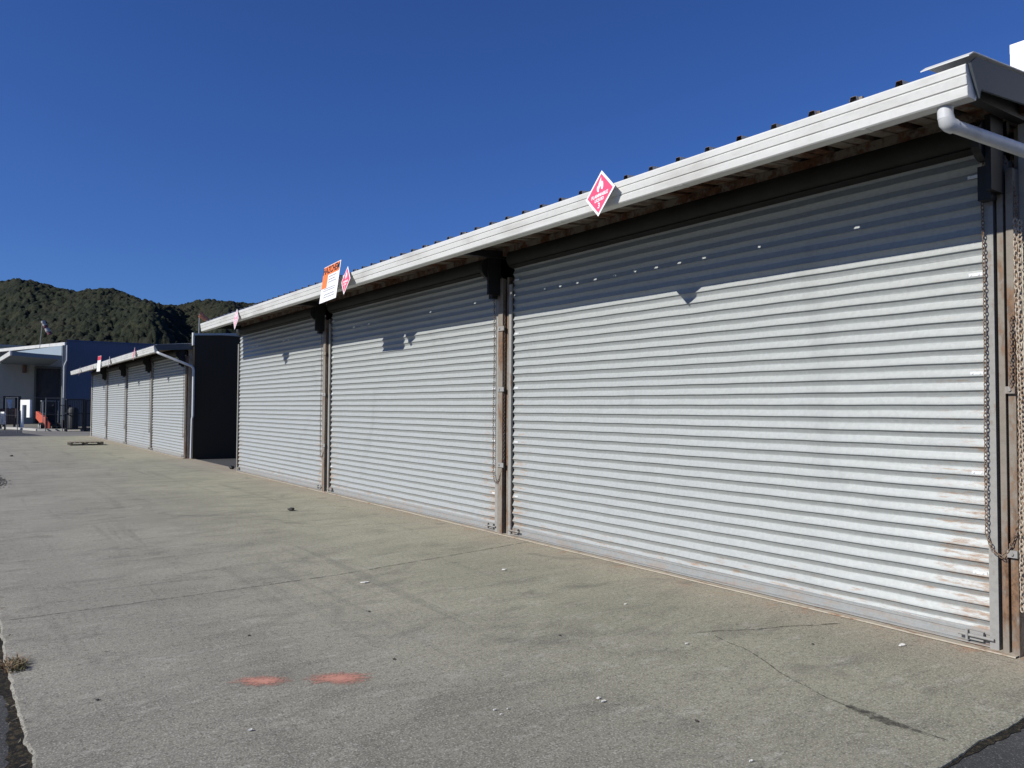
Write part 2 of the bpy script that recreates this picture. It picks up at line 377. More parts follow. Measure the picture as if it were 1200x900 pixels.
def make_door(parent, y0, W, seed, ns=35, dz=0.):
    """near edge at y0, far edge at y0+W; face of the curtain at XW"""
    r = np.random.default_rng(seed)
    prof = [(0, .0005), (.005, .0030), (.014, .0078), (.026, .0130), (.038, .0190), (.0455, .0240), (.0480, .0262), (.0505, .0250), (.0512, .0160), (.0535, .0145), (.064, .0092), (.075, .0035), (.085, -.0010), (.0915, -.0018)]
    ny = 56; ys = [y0+.004+(W-.008)*j/ny for j in range(ny+1)]
    g = MB(); vs = []; rows = []
    ztop = .135+PITCH_S*ns
    dents = [(r.uniform(-.004, .008), y0+r.uniform(.3, W-.3), r.uniform(.2, 2.4), r.uniform(.12, .45), r.uniform(.05, .30)) for _ in range(14)]
    for s_ in range(ns+2):
        jit = r.normal(0, .0012); tilt = r.normal(0, .0010)
        sag = r.normal(0, .0016, ny+1); sag = np.convolve(np.pad(sag, 3, 'edge'), np.ones(7)/7, 'valid')
        for pz, px in prof:
            z = ztop-s_*PITCH_S-pz
            if z < .098: break
            bow = .006*math.sin(z*1.3+seed)
            rows.append([(XW-px-jit-tilt*(j/ny-.5)*2-bow*math.sin(math.pi*j/ny)-sag[j]+sum(q[0]*math.exp(-((ys[j]-q[1])/q[3])**2-((z-q[2])/q[4])**2) for q in dents), ys[j], z+sag[j]*.6+.0010*math.sin(j*.9+z*5)) for j in range(ny+1)])
    for q in rows: vs += q
    n = ny+1
    g.add(vs, [(i*n+j, i*n+j+1, (i+1)*n+j+1, (i+1)*n+j) for i in range(len(rows)-1) for j in range(ny)])
    c = MB(); c.v = g.v; c.f = g.f; c.mi = g.mi
    me_off = Vector((XW, y0, 0))
    # the curtain is the door object itself, its origin at its near bottom corner
    me = bpy.data.meshes.new('roller_door'); me.from_pydata([tuple(Vector(v)-me_off) for v in c.v], [], c.f); me.materials.append(m_curtain); me.shade_smooth()
    try: me.set_sharp_from_angle(angle=R(38))
    except Exception: pass
    d = bpy.data.objects.new('roller_door', me); COL.objects.link(d); d.parent = parent; d.location = me_off-wloc(parent)
    th = d.modifiers.new('thickness', 'SOLIDIFY'); th.thickness = .0015; th.offset = -1; th.use_rim = False
    g = MB(); X = XW
    g.prism([(X-.022, .030), (X+.02, .030), (X+.02, .118), (X-.012, .118), (X-.013, .104), (X-.022, .100), (X-.022, .088), (X-.016, .085), (X-.016, .060), (X-.022, .056)], y0+.01, y0+W-.01)
    g.prism([(X-.050, .018), (X-.012, .018), (X-.012, .0295), (X-.050, .026)], y0+.01, y0+W-.01)
    g.build('bottom_rail', m_rail, d)
    g = MB(); cx_, cz, rr = XW+.005, 3.375+dz, .118
    pr = [(cx_+rr*math.cos(t), cz+rr*math.sin(t)) for t in [R(60+a*10) for a in range(0, 25)]]
    pr2 = [(cx_+(rr-.006)*math.cos(t), cz+(rr-.006)*math.sin(t)) for t in [R(60+a*10) for a in range(0, 25)]]
    g.prism(pr+pr2[::-1], y0-.02, y0+W+.02)
    g.prism([(cx_-.085, 3.285+dz), (cx_-.02, 3.262+dz), (cx_-.02, 3.254+dz), (cx_-.089, 3.277+dz)], y0-.01, y0+W+.01)
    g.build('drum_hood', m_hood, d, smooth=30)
    # wind locks (small bright plates riveted to some slats)
    for s_ in range(3, ns, 7):
        z = ztop-s_*PITCH_S-.030
        for yy in (y0+.035, y0+W-.12):
            g = MB(); g.box(XW-.0205, XW-.014, yy, yy+.085, z-.011, z+.010)
            for q in (.018, .066): g.box(XW-.0245, XW-.020, yy+q, yy+q+.010, z-.006, z+.005)
            g.build('wind_lock', m_clip, d)
    # guides at either jamb
    for yy, sgn in ((y0, -1), (y0+W, 1)):
        g = MB(); a, b = (yy-.044, yy+.010) if sgn < 0 else (yy-.010, yy+.044)
        g.prism([(XW-.050, a), (XW-.044, a), (XW-.044, b-.006 if sgn > 0 else b), (XW-.044, b), (XW-.050, b)], .012, 3.06, 'z')
        for p in ((a, a+.007), (b-.007, b)):
            if (sgn < 0 and p[1] == b) or (sgn > 0 and p[0] == a): g.box(XW-.0455, XW-.024, p[0]+.0005, p[1]-.0005, .012, 3.06)
            else: g.box(XW-.0455, XW+.06, p[0]+.0005, p[1]-.0005, .012, 3.06)
        g.build('guide_channel', m_guide, d)
    # bolt latch at the foot
    g = MB(); y = y0+.05
    g.box(X-.050, X-.021, y, y+.10, .040, .100); g.tube([(X-.062, y-.07, .072), (X-.062, y+.15, .072)], .010, 8); g.box(X-.075, X-.049, y+.085, y+.100, .040, .105)
    g.build('bolt_latch', m_guide, d, bevel=.002)
    g = MB(); y = y0+W-.15
    g.box(X-.050, X-.021, y, y+.10, .040, .100); g.tube([(X-.062, y-.05, .072), (X-.062, y+.17, .072)], .010, 8)
    g.build('bolt_latch', m_guide, d, bevel=.002)
    # chain drive box and hand chain by the near jamb
    g = MB(); yc = y0-.035
    g.tube([(XW-.20, yc-.045, 3.27+dz), (XW-.20, yc+.005, 3.27+dz)], .13, 20); g.box(XW-.25, XW-.07, yc-.085, yc-.05, 2.94+dz, 3.42+dz); g.box(XW-.17, XW-.09, yc-.05, yc+.03, 2.90+dz, 3.12+dz)
    g.build('chain_drive', m_black, d)
    g = MB(); xa = XW-.078; ya = y0+.006
    sway = lambda z, a: (xa+.004*math.sin(z*3+a), ya+a, z)
    z1 = .62
    pth = [(xa, ya-.01, 3.2)]+[(xa+.003*math.sin(z*3.3), ya+.004*math.sin(z*2.2), z) for z in np.linspace(2.9, z1+.12, 12)]
    pth += [(xa-.01, ya-.035, z1+.03), (xa-.015, ya-.085, z1), (xa-.005, ya-.13, z1+.05), (xa+.01, ya-.165, z1+.15)]
    pth += [(xa+.03, ya-.185+.004*math.sin(z*2), z) for z in np.linspace(z1+.3, 2.9, 8)]+[(xa+.03, ya-.12, 3.2)]
    chain_mesh(g, pth); g.build('hand_chain', m_chain, d)
    return d

def post(parent, y0, y1):
    """steel post and its channel between two door guides"""
    g = MB(); a = y0+.066; b = y1-.066
    g.box(XW-.030, XW+.10, a+.005, a+.045, 0, 3.16)
    g.prism([(XW-.02, a+.075), (XW-.075, a+.075), (XW-.075, b-.012), (XW+.08, b-.012), (XW+.08, b-.022), (XW-.065, b-.022), (XW-.065, a+.085), (XW-.02, a+.085)], 0, 3.15, 'z')
    o = g.build('door_post', m_post, parent, bevel=.003)
    for z in (.82, 1.75, 2.5):
        g = MB(); g.box(XW-.088, XW-.0755, a+.03, b-.02, z, z+.055); g.tube([(XW-.098, (a+b)/2+.03, z+.028), (XW-.088, (a+b)/2+.03, z+.028)], .013, 6)
        g.build('post_clamp', m_guide, o)
    return o

def roof_mesh(Ya, Yb, x0, x1, zp, slope, sp=.295, h=.095, seed=3, foff=None):
    """trapezoid rib sheet: profile along Y, ribs run up the slope"""
    g = MB(); ys = [(Ya, 0)]; y = Ya+(foff if foff is not None else .12)
    while y < Yb-.08:
        ys += [(y, 0), (y+.022, h), (y+.058, h), (y+.080, 0), (y+.17, 0), (y+.175, .008), (y+.19, .008), (y+.195, 0)]; y += sp
    ys.append((Yb, 0)); nx = 2
    n = len(ys)
    for t, flip in ((0, 0), (-.0022, 1)):
        b = len(g.v); g.cur = 1 if flip else 0
        vs = [(x, yy, zp+zz+slope*(x-x0)+t) for x in (x0, x1) for yy, zz in ys]
        g.add(vs, [(i, i+1, n+i+1, n+i) for i in range(n-1)])
    b = 0; g.cur = 0
    g.f += [(i, i+1, 2*n+i+1, 2*n+i) for i in range(n-1)]; g.mi += [1]*(n-1)
    # random closures added in many rib ends to break up the sun flecks
    r = random.Random(seed); g.cur = 1; y = Ya+(foff if foff is not None else .12)
    while y < Yb-.08:
        q = r.random()
        if q < .10: g.box(x0+.03, x0+.05, y-.004, y+.084, zp-.01, zp+h*.97)
        elif q < .80:
            a, b2 = sorted((r.uniform(0, .08), r.uniform(0, .08))); z_ = zp+h*r.uniform(.5, .9)
            g.prism([(y-.004, zp-.01), (y+.084, zp-.01), (y+.084, z_*.3+zp*.7), (y+b2, z_), (y+a, zp+h*r.uniform(.3, .95))], x0+.03, x0+.05, 'x')
        y += sp
    return g

def gutter(parent, Ya, Yb, dz=0., seed=0):
    g = MB(); x = 4.53; t = 3.482+dz; b = 3.300+dz
    # outer face leans in to its foot and carries two shallow rolled beads
    f = [(x+.012, t-.004), (x, t), (x-.012, t), (x-.018, t-.010), (x-.014, t-.050), (x-.007, t-.054), (x-.006, t-.060), (x-.012, t-.064), (x-.004, t-.112), (x+.004, t-.116), (x+.005, t-.122), (x-.000, t-.126),
         (x+.006, b+.008), (x+.014, b), (x+.105, b), (x+.108, b+.02), (x+.108, b+.186)]
    inn = [(x+.105, b+.186), (x+.104, b+.022), (x+.102, b+.004), (x+.018, b+.004), (x+.010, b+.012), (x+.006, b+.06), (x+.012, t-.008)]
    g.prism(f+inn, Ya, Yb, caps=False)
    n = len(f)+len(inn)
    cap = [p for p in f[1:]]
    for yy in (Ya, Yb): g.prism([(px, pz) for px, pz in cap], yy-.0015, yy+.0015)
    # joiners
    y = Ya+3.8
    o = g.build('gutter', m_white, parent, smooth=25)
    yy = Ya+.6
    while yy < Yb: g2 = MB(); g2.box(x+.016, x+.106, yy, yy+.028, b-.0025, b-.0005); g2.build('gutter_bracket', m_white, o); yy += 1.5
    return o

# ------------------------------------------------------------------ near garage block
YA, YB = 1.97, 18.80; SL = .09
blk = empty('garage_block', (XW, 10.4, 0), 'long row of three big ribbed grey roller doors in the foreground under a white gutter', 'garage block')
GAP = .316; Y0 = 2.262
d1 = make_door(blk, Y0, DW, 1)
for i in (1, 2): make_door(blk, Y0+i*(DW+GAP), DW, 1+i*5)
for i in range(2): post(blk, Y0+DW+i*(DW+GAP), Y0+(i+1)*(DW+GAP))
g = roof_mesh(YA+.0, YB, 4.585, 11.5, 3.450, SL, foff=.37)
g.build('roof', [m_roof_top, m_roof], blk)
gutter(blk, YA, YB)
# walls
g = MB()
g.box(XW+.035, XW+.16, YA+.045, Y0-.165, 0, 3.50); g.box(XW+.16, 11.3, YA+.05, YA+.20, 0, 3.42)
g.box(XW+.02, 11.3, YB-.15, YB-.02, 0, 3.44); g.box(11.15, 11.3, YA+.2, YB-.15, 0, 3.9)
g.build('wall', m_wallb, blk)
g = MB()   # dark inside behind the door heads, its shade given by a black board
g.box(XW+.18, XW+.22, YA+.25, YB-.2, 2.7, 3.49); g.build('head_shade_board', m_black, blk)
for zx, xx in ((3.44, 5.40), (3.50, 6.5), (3.6, 8)):
    z = 3.45+SL*(xx-4.585)-.004; g = MB(); g.box(xx, xx+.05, YA+.03, YB-.03, z-.10, z); g.build('purlin', m_roof, blk)
# steel rafters over each post
for y in (YA+.10, Y0+DW+GAP/2, Y0+2*DW+1.5*GAP, YB-.12):
    g = MB(); g.prism([(4.70, 3.375), (XW+.15, 3.40), (XW+.15, 3.50), (4.70, 3.445)], y-.03, y+.03); g.build('rafter', m_black, blk)
# near jamb: post pair
g = MB()
g.box(XW-.052, XW+.10, Y0-.104, Y0-.066, 0, 3.18)
g.box(XW-.060, XW+.04, Y0-.166, Y0-.122, 0, 3.10)
o = g.build('door_post', m_post, blk, bevel=.003)
for z in (.62, 1.655):
    g = MB(); g.box(XW-.085, XW-.061, Y0-.170, Y0-.112, z, z+.045); g.tube([(XW-.094, Y0-.141, z+.022), (XW-.084, Y0-.141, z+.022)], .010, 6)
    g.build('post_clamp', m_guide, o)
for q, (dx, dy, za, zb) in enumerate([(0, 0, 2.74, .30), (-.02, -.028, 2.72, .62), (.015, -.050, 2.78, .5)]):
    g = MB(); chain_mesh(g, [(XW-.10+dx+.01*math.sin(z*2+q), Y0-.200+dy+.005*math.sin(3*z+q), z) for z in np.linspace(za, zb, 14)], link=.04, wd=.024, r=.0042); g.build('hanging_chain', m_chainb, blk)
g = MB()
chain_mesh(g, [(XW-.085+.004*math.sin(z*3), Y0-.155+.012*(2.2-z), z) for z in np.linspace(2.15, 1.70, 8)], link=.03, wd=.018, r=.003)
g.build('hanging_chain', m_chain, blk)
# barge board and its capping
g = MB()
g.prism([(4.535, 3.485), (4.605, 3.535), (11.5, 3.535+SL*6.895+.0), (11.5, 3.36+SL*6.895), (4.66, 3.365), (4.64, 3.31)], YA-.020, YA-.006)
o = g.build('barge_board', m_barge, blk)
g = MB()
g.prism([(4.50, 3.512), (4.56, 3.548), (11.5, 3.545+SL*6.95), (11.5, 3.551+SL*6.95), (4.56, 3.554), (4.50, 3.518)], YA-.026, YA+.24)
g.build('barge_cap', m_white, o)
# downpipe from the near end of the gutter
g = MB(); a = Vector((4.60, 2.12, 3.285))
g.tube([(4.60, 2.12, 3.34), (4.60, 2.12, 3.27), (4.602, 2.119, 3.235)], .042, 20)
e = Vector((5.40, 1.90, 3.10)); s_ = Vector((4.602, 2.118, 3.225)); 
g.tube([s_+Vector((0, 0, .02)), s_+Vector((.008, -.002, -.010)), s_+Vector((.03, -.008, -.022)), s_+(e-s_)*.07+Vector((0, 0, -.02))], [.043, .045, .045, .043], 20)
g.tube([s_+(e-s_)*.05+Vector((0, 0, -.017)), e, e+Vector((.06, -.01, -.05)), e+Vector((.09, -.015, -.14)), (5.49, 1.885, .1)], .038, 20)
g.build('downpipe', m_pvc, blk, smooth=50)
# threshold strip under the doors
def thresh(par, ya, yb):
    g = MB(); ys = np.linspace(ya, yb, 200); r = edge_noise(200, .006, 4)
    vs = [(XW-.115+r[i], y, .004) for i, y in enumerate(ys)]+[(XW-.11+r[i], y, .012) for i, y in enumerate(ys)]+[(XW+.12, y, .012) for y in ys]
    n = 200; g.add(vs, [(i+k_*n, i+1+k_*n, n+i+1+k_*n, n+i+k_*n) for k_ in (0, 1) for i in range(n-1)])
    return g.build('threshold', rusty('threshold_concrete', (.36, .32, .25), (.28, .16, .09), (.18, .10, .06), lvl=.57, rough=.9, sc=5, stretch=(3, .7, 1)), par)
thresh(blk, 2.1, 18.75)

# ------------------------------------------------------------------ far garage block
Y2 = 24.39; P2 = 5.066; DW2 = 4.85; DZ2 = -.13
blk2 = empty('garage_block', (XW, 34.5, 0), 'further row of four narrower roller doors beyond the dark gap', 'garage block')
m_save = m_curtain; m_curtain = galv('galvanised_shutter_far', width=DW2, rust=.5)
dd = make_door(blk2, Y2, DW2, 4, 33, -.17)
m_curtain = m_save
for i in (1, 2, 3):
    c = copy_tree(dd, blk2); c.location.y += i*P2
for i in range(3):
    g = MB(); a = Y2+i*P2+DW2+.066; b = a+P2-DW2-.132
    g.box(XW-.055, XW+.08, a+.02, b-.01, 0, 3.1); g.build('door_post', m_post, blk2)
YA2, YB2 = 24.12, 44.9
g = roof_mesh(YA2, YB2, 4.585, 11.5, 3.275, SL, h=.08); g.build('roof', [m_roof_top, m_roof], blk2)
gutter(blk2, YA2, YB2, -.18)
g = MB(); g.box(XW+.02, 11.3, YA2+.10, YA2+.2, 0, 3.30); g.box(XW+.02, 11.3, YB2-.2, YB2-.1, 0, 3.30); g.box(11.2, 11.3, YA2+.2, YB2-.2, 0, 3.6)
g.box(XW-.03, XW+.10, YB2-.26, YB2-.14, 0, 3.2)
g.build('wall', m_wallb, blk2)
g = MB(); g.box(XW-.04, XW+.09, YA2+.11, YA2+.19, 0, 3.05); g.build('door_post', m_post, blk2)
g = MB(); g.box(XW+.18, XW+.22, YA2+.25, YB2-.3, 2.6, 3.33); g.build('head_shade_board', m_black, blk2)  # black board giving the shade inside the door heads
g = MB(); g.prism([(4.535, 3.30), (4.605, 3.345), (5.66, 3.43), (5.66, 3.25), (4.66, 3.18), (4.64, 3.13)], YA2-.020, YA2-.006)
g.build('barge_board', m_barge, blk2)
g = MB(); s_ = Vector((4.62, 24.0, 3.24))
g.tube([(4.62, 24.2, 3.13), (4.62, 24.03, 3.10), (4.66, 23.98, 3.07), (5.50, 23.9, 2.74), (5.56, 23.9, 2.68), (5.57, 23.9, 2.60), (5.57, 23.9, 1.25)], .036, 12)
g.tube([(5.57, 23.9, 1.26), (5.55, 23.92, 1.18), (5.54, 23.93, .02)], .028, 12)
g.build('downpipe', m_pvc, blk2, smooth=50)
thresh(blk2, YA2+.1, YB2-.1)

# dark end wall standing in the gap
fwl = empty('fire_wall', (7, 24.1, 0), 'tall dark grey windowless wall closing the gap between the two garage rows', 'wall')
g = MB(); g.box(5.60, 9.6, 23.98, 24.10, -.045, 3.70); g.build('panel', m_dark, fwl)
g = MB(); g.prism([(5.56, 3.712), (9.64, 3.972), (9.64, 3.922), (5.56, 3.652)], 23.95, 24.13); g.box(7.20, 7.24, 23.94, 23.949, 3.79, 4.0)
g.prism([(5.60, 3.70), (9.6, 3.70), (9.6, 3.945)], 23.981, 24.099)
g.build('capping', painted('cap_metal', (.36, .40, .42), .4, amt=.1), fwl)
g = MB(); g.box(5.555, 5.599, 23.97, 24.11, 3.36, 3.74); g.build('corner_flashing', m_white, fwl)

# ------------------------------------------------------------------ signs
def text_mesh(txt, size, name, mat, parent, mtx, ext=.0008, bold=0.):
    c = bpy.data.curves.new('t', 'FONT'); c.body = txt; c.size = size; c.align_x = 'CENTER'; c.align_y = 'CENTER'; c.extrude = ext; c.offset = bold; c.resolution_u = 3
    o = bpy.data.objects.new('t', c); COL.objects.link(o); bpy.context.view_layer.update()
    me = bpy.data.meshes.new_from_object(o.evaluated_get(bpy.context.evaluated_depsgraph_get())); bpy.data.objects.remove(o)
    me.transform(mtx); me.materials.clear(); me.materials.append(mat)
    q = bpy.data.objects.new(name, me); COL.objects.link(q); q.parent = parent; return q
def basis(x=0, y=0, z=0, n=0.):
    """sign space (a to the right as read, b up, n towards the reader) -> object space; reader looks along +X, right is -Y"""
    return Matrix(((0, 0, -1, -n), (-1, 0, 0, -x), (0, 1, 0, y), (0, 0, 0, 1)))
def plate(name, poly, t, n0, mat, parent):
    m = basis(); g = MB(); k_ = len(poly)
    vs = [m @ Vector((a, b, n0)) for a, b in poly]+[m @ Vector((a, b, n0+t)) for a, b in poly]
    g.add(vs, [tuple(range(k_)), tuple(range(k_, 2*k_))]+[(i, (i+1) % k_, k_+(i+1) % k_, k_+i) for i in range(k_)])
    me = bpy.data.meshes.new(name); me.from_pydata(g.v, [], g.f); me.materials.append(mat)
    o = bpy.data.objects.new(name, me); COL.objects.link(o); o.parent = parent; return o
FLAME = [(-.012, -.035), (-.034, -.025), (-.042, 0), (-.035, .022), (-.026, .012), (-.022, .035), (-.008, .062), (.004, .082), (.006, .055), (.018, .035), (.028, .045), (.036, .018), (.038, -.005), (.030, -.026), (.010, -.012), (.016, -.018), (.010, 0), (-.002, .014), (-.010, -.006), (-.016, -.018)]
def diamond(loc, label, rz, ry, roll=0., full=True, group='flammable liquid diamonds on the gutters', hs=.212, red=None):
    t = empty('hazard_diamond', loc, label, 'hazard sign', group)
    t.rotation_euler = (roll, ry, rz)
    red = red or m_pink
    dm = lambda s: [(0, s), (s, 0), (0, -s), (-s, 0)]
    plate('backing_plate', dm(hs), .003, 0, m_signw, t)
    plate('red_panel', dm(hs*.86), .001, .0035, red, t)
    if full:
        plate('flame_symbol', [(a*1.15, b*1.15+.055) for a, b in FLAME], .0008, .005, m_inkw, t)
        text_mesh('FLAMMABLE', .044, 'lettering', m_inkw, t, basis(0, -.018, 0, .0055), bold=.0012)
        text_mesh('LIQUID', .040, 'lettering', m_inkw, t, basis(0, -.060, 0, .0055), bold=.0012)
        text_mesh('3', .070, 'lettering', m_inkw, t, basis(0, -.115, 0, .0055), bold=.0012)
    return t
diamond((4.475, 4.94, 3.415), 'largest pink diamond on the gutter above the nearest roller door', R(-6), R(8), roll=R(-4))
diamond((4.475, 10.36, 3.375), 'pink diamond just right of the orange and white sign', R(-6), R(8))
diamond((4.475, 15.8, 3.31), 'narrow pale pink diamond near the far end of the nearer gutter', R(-2), R(6), red=plain('pale_faded_red', (.72, .35, .42), .4))
diamond((4.46, 26.9, 3.22), 'narrow diamond nearest the downpipe on the further gutter', R(-4), R(6), full=False)
g_ = diamond((4.46, 32.0, 3.20), 'dull grey diamond in the middle of the further gutter', R(-4), R(6), full=False, red=plain('faded_grey_red', (.30, .25, .27), .5))
diamond((4.46, 40.7, 3.16), 'tiny diamond close to the far tip of the further gutter', R(-4), R(6), full=False, red=plain('faded_dark_red', (.36, .18, .19), .5))
diamond((4.46, 36.6, 3.18), 'small pale diamond left of the red and white board on the further gutter', R(-4), R(6), full=False, hs=.13)

hz = empty('hazchem_board', (4.47, 10.93, 3.42), 'orange and white HAZCHEM board fixed over the middle roller door gutter', 'warning sign')
hz.rotation_euler = (R(-1), R(8), R(-3))
W_, H_ = .365, .285
rect = lambda a0, a1, b0, b1: [(a0, b0), (a1, b0), (a1, b1), (a0, b1)]
plate('board', rect(-W_, W_, -H_, H_), .004, 0, m_signw, hz)
plate('orange_header', rect(-W_+.008, W_-.03, .135, H_-.008), .001, .0045, m_orange, hz)
plate('orange_column', rect(-W_+.008, -.13, -.065, .1349), .001, .0045, m_orange, hz)
text_mesh('HAZCHEM', .150, 'lettering', m_ink, hz, basis(-.01, .207, 0, .0065), bold=.003)
def lines(name, spec, mat):
    """rows of small print too fine to read: short strokes of word length"""
    r = random.Random(5); m = basis()
    for a0, a1, b, h in spec:
        a = a0; g = MB()
        while a < a1-.01:
            wl = min(r.uniform(.02, .075), a1-a); q = [m @ Vector((x, y, n_)) for n_ in (.0045, .0053) for x, y in rect(a, a+wl, b-h/2, b+h/2)]
            g.add(q, [(0, 1, 2, 3), (4, 5, 6, 7), (0, 1, 5, 4), (1, 2, 6, 5), (2, 3, 7, 6), (3, 0, 4, 7)]); a += wl+.012
        me = bpy.data.meshes.new(name); me.from_pydata(g.v, [], g.f); me.materials.append(mat)
        o = bpy.data.objects.new(name, me); COL.objects.link(o); o.parent = hz
lines('small_print', [(-.08, .24, .100, .016), (-.08, .20, .052, .016), (-.08, .25, .012, .016), (-.24, .26, -.080, .014), (-.26, .24, -.112, .014), (-.20, .24, -.175, .016), (-.20, .27, -.215, .016)], m_print)
g2 = MB()
lines('column_print', [(-.33, -.17, .02, .014), (-.33, -.18, -.01, .014)], m_ink)

# red topped white board on the further gutter
rb = empty('notice_board', (4.47, 34.6, 3.24), 'white board with a red top on the further gutter seen nearly edge on', 'notice sign')
rb.rotation_euler = (0, R(4), R(3))
plate('board', rect(-.32, .32, -.31, .31), .004, 0, m_signw, rb)
plate('red_header', rect(-.31, .31, .14, .30), .001, .0045, m_sigred, rb)

# ------------------------------------------------------------------ windsocks
def windsock(name, base, top, tip, label, c1, c2, r0_, r1_, bands):
    t = empty('windsock', base, label, 'windsock', None)
    g = MB(); g.tube([base, top], .022, 8); g.build('pole', m_galv, t)
    tp = Vector(top); tip = Vector(tip); k_ = 10; mats = [plain('sock_a'+name, c1, .8), plain('sock_b'+name, c2, .8)]
    g = MB(); seg = 12; pts = [tp+(tip-tp)*(i/k_)+Vector((0, 0, -.05*math.sin(math.pi*i/k_))) for i in range(k_+1)]; d = (tip-tp).normalized(); a = d.orthogonal().normalized(); b = d.cross(a)
    vs = []
    for i, p in enumerate(pts):
        rr = (r0_+(r1_-r0_)*i/k_)*(1+.10*math.sin(i*2.1)); vs += [p+(a*math.cos(2*math.pi*j/seg)+b*math.sin(2*math.pi*j/seg)*.8)*rr for j in range(seg)]
    for i in range(k_):
        g.cur = (i*bands//k_) % 2; g.add([vs[(i+di)*seg+j] for di in (0, 1) for j in range(seg)], [(j, (j+1) % seg, seg+(j+1) % seg, seg+j) for j in range(seg)])
    g.build('sock', mats, t, smooth=True)
windsock('o', (7.15, 30.0, 3.50), (7.17, 30.0, 5.00), (7.66, 29.95, 4.70), 'faded brown orange windsock on a thin pole over the garage roofs', (.42, .17, .10), (.36, .15, .10), .14, .06, 1)
windsock('r', (4.75, 67.6, 5.9), (4.90, 67.6, 7.95), (5.40, 67.5, 6.95), 'limp white and dark red windsock above the warehouse canopy', (.40, .38, .37), (.14, .05, .06), .15, .19, 4)

# ------------------------------------------------------------------ blue building and warehouse
k = NT('blue_cladding'); n = k.noise(.4, 4, .5); wv = k.n('ShaderNodeTexWave'); wv.bands_direction = 'X'; wv.inputs['Scale'].default_value = 2.6; k.l(k.co(), wv.inputs[0])
m_blue = k.out(k.mix(k.ramp(n, .3, .7), (.075, .105, .17), (.062, .090, .15)), .5, 0, .3, wv.outputs[1], .3, .02)
bb = empty('blue_building', (22, 75, 0), 'big plain navy blue clad shed behind the further garage row', 'building')
g = MB(); g.prism([(6.46, 67), (41, 67), (41, 84), (9.3, 84)], 2.1, 6.47, 'z'); g.build('cladding', m_blue, bb)
g = MB(); g.prism([(6.50, 67.04), (40.96, 67.04), (40.96, 83.96), (9.34, 83.96)], -.045, 2.1, 'z'); g.build('plinth_wall', painted('plinth', (.10, .115, .135), .8, amt=.3), bb)
g = MB(); g.prism([(6.43, 66.95), (41.05, 66.95), (41.05, 84.05), (9.27, 84.05)], 6.47, 6.56, 'z'); g.build('roof_flashing', plain('blue_flash', (.05, .08, .17), .5), bb)

wh = empty('warehouse', (-4, 85, 0), 'cream walled warehouse with a dark open doorway at the far left', 'building')
m_cream = painted('cream_cladding', (.40, .40, .36), .7, amt=.25, sc=.6)
g = MB(); g.box(-22, 5.30, 79, 96, -.045, 6.6); g.box(7.20, 8.3, 79, 96, -.045, 6.6); g.box(5.30, 7.20, 79, 96, 4.85, 6.6); g.build('wall', m_cream, wh)
g = MB(); g.box(5.30, 7.20, 79.4, 79.5, -.045, 4.85)
g.build('door', painted('dark_door', (.040, .050, .075), .6), wh)
g = MB(); g.box(5.20, 5.34, 78.9, 78.995, 0, 5.0); g.box(7.16, 7.30, 78.9, 78.995, 0, 5.0); g.box(5.34, 7.16, 78.9, 78.995, 4.84, 5.0); g.build('door_frame', plain('door_frame', (.12, .13, .12), .6), wh)
g = MB(); g.prism([(-22.3, 6.6), (8.3, 6.6), (8.3, 6.7), (-6.5, 6.9), (-22.3, 6.7)], 78.8, 96.2); g.build('roof', m_galv, wh)
g = MB(); g.tube([(4.45, 78.85, 4.4), (4.45, 78.85, 5.1)], .16, 10); g.build('wall_lamp', plain('brown_lamp', (.16, .09, .06), .6), wh)

def wall_line(g, a, b, z0, z1, z2=None, z3=None, t=.06):
    """upright panel from plan point a to plan point b; z0..z1 at a, z2..z3 at b"""
    a = Vector((*a, 0)); b = Vector((*b, 0)); d = (b-a).normalized(); nn = Vector((-d.y, d.x, 0))*t
    z2 = z0 if z2 is None else z2; z3 = z1 if z3 is None else z3
    vs = [a-nn+Vector((0, 0, z0)), b-nn+Vector((0, 0, z2)), b-nn+Vector((0, 0, z3)), a-nn+Vector((0, 0, z1)), a+nn+Vector((0, 0, z0)), b+nn+Vector((0, 0, z2)), b+nn+Vector((0, 0, z3)), a+nn+Vector((0, 0, z1))]
    return g.add(vs, [(0, 1, 2, 3), (4, 7, 6, 5), (0, 4, 5, 1), (1, 5, 6, 2), (2, 6, 7, 3), (3, 7, 4, 0)])
cp = empty('loading_canopy', (4, 72, 0), 'open steel canopy with a white edge in front of the cream warehouse', 'canopy')
g = MB(); g.prism([(6.15, 65.5), (1.75, 78.8), (6.9, 78.8), (6.35, 66.5)], 6.02, 6.10, 'z'); g.build('roof', m_galv, cp)
g = MB(); wall_line(g, (1.7, 79), (6.2, 65.2), 6.00, 6.24); g.build('edge_trim', m_white, cp)
g = MB(); wall_line(g, (2.50, 78), (2.86, 65.3), 5.14, 5.46); g.build('lower_trim', m_white, cp)
g = MB(); wall_line(g, (2.95, 65.3), (6.05, 65.1), 5.12, 5.42, 4.92, 5.20, t=.08); g.prism([(2.95, 65.4), (6.05, 65.2), (6.3, 78.7), (2.7, 78.7)], 5.10, 5.16, 'z'); g.build('beam', plain('canopy_beam', (.17, .20, .22), .6), cp)
g = MB(); wall_line(g, (3.30, 67.3), (5.98, 65.25), 5.50, 5.54, 5.25, 5.98, t=.02)
g.build('side_sheeting', painted('pale_blue_sheet', (.42, .50, .54), .4, amt=.05), cp)
g = MB(); g.box(6.0, 6.2, 64.95, 65.15, -.045, 6.0); g.build('column', plain('canopy_post', (.26, .28, .27), .6), cp)
g = MB(); g.tube([(6.27, 64.9, 6.0), (6.27, 64.9, 4.9), (6.12, 64.88, 4.5), (6.12, 64.88, .0)], .045, 8); g.build('downpipe', m_pvc, cp)

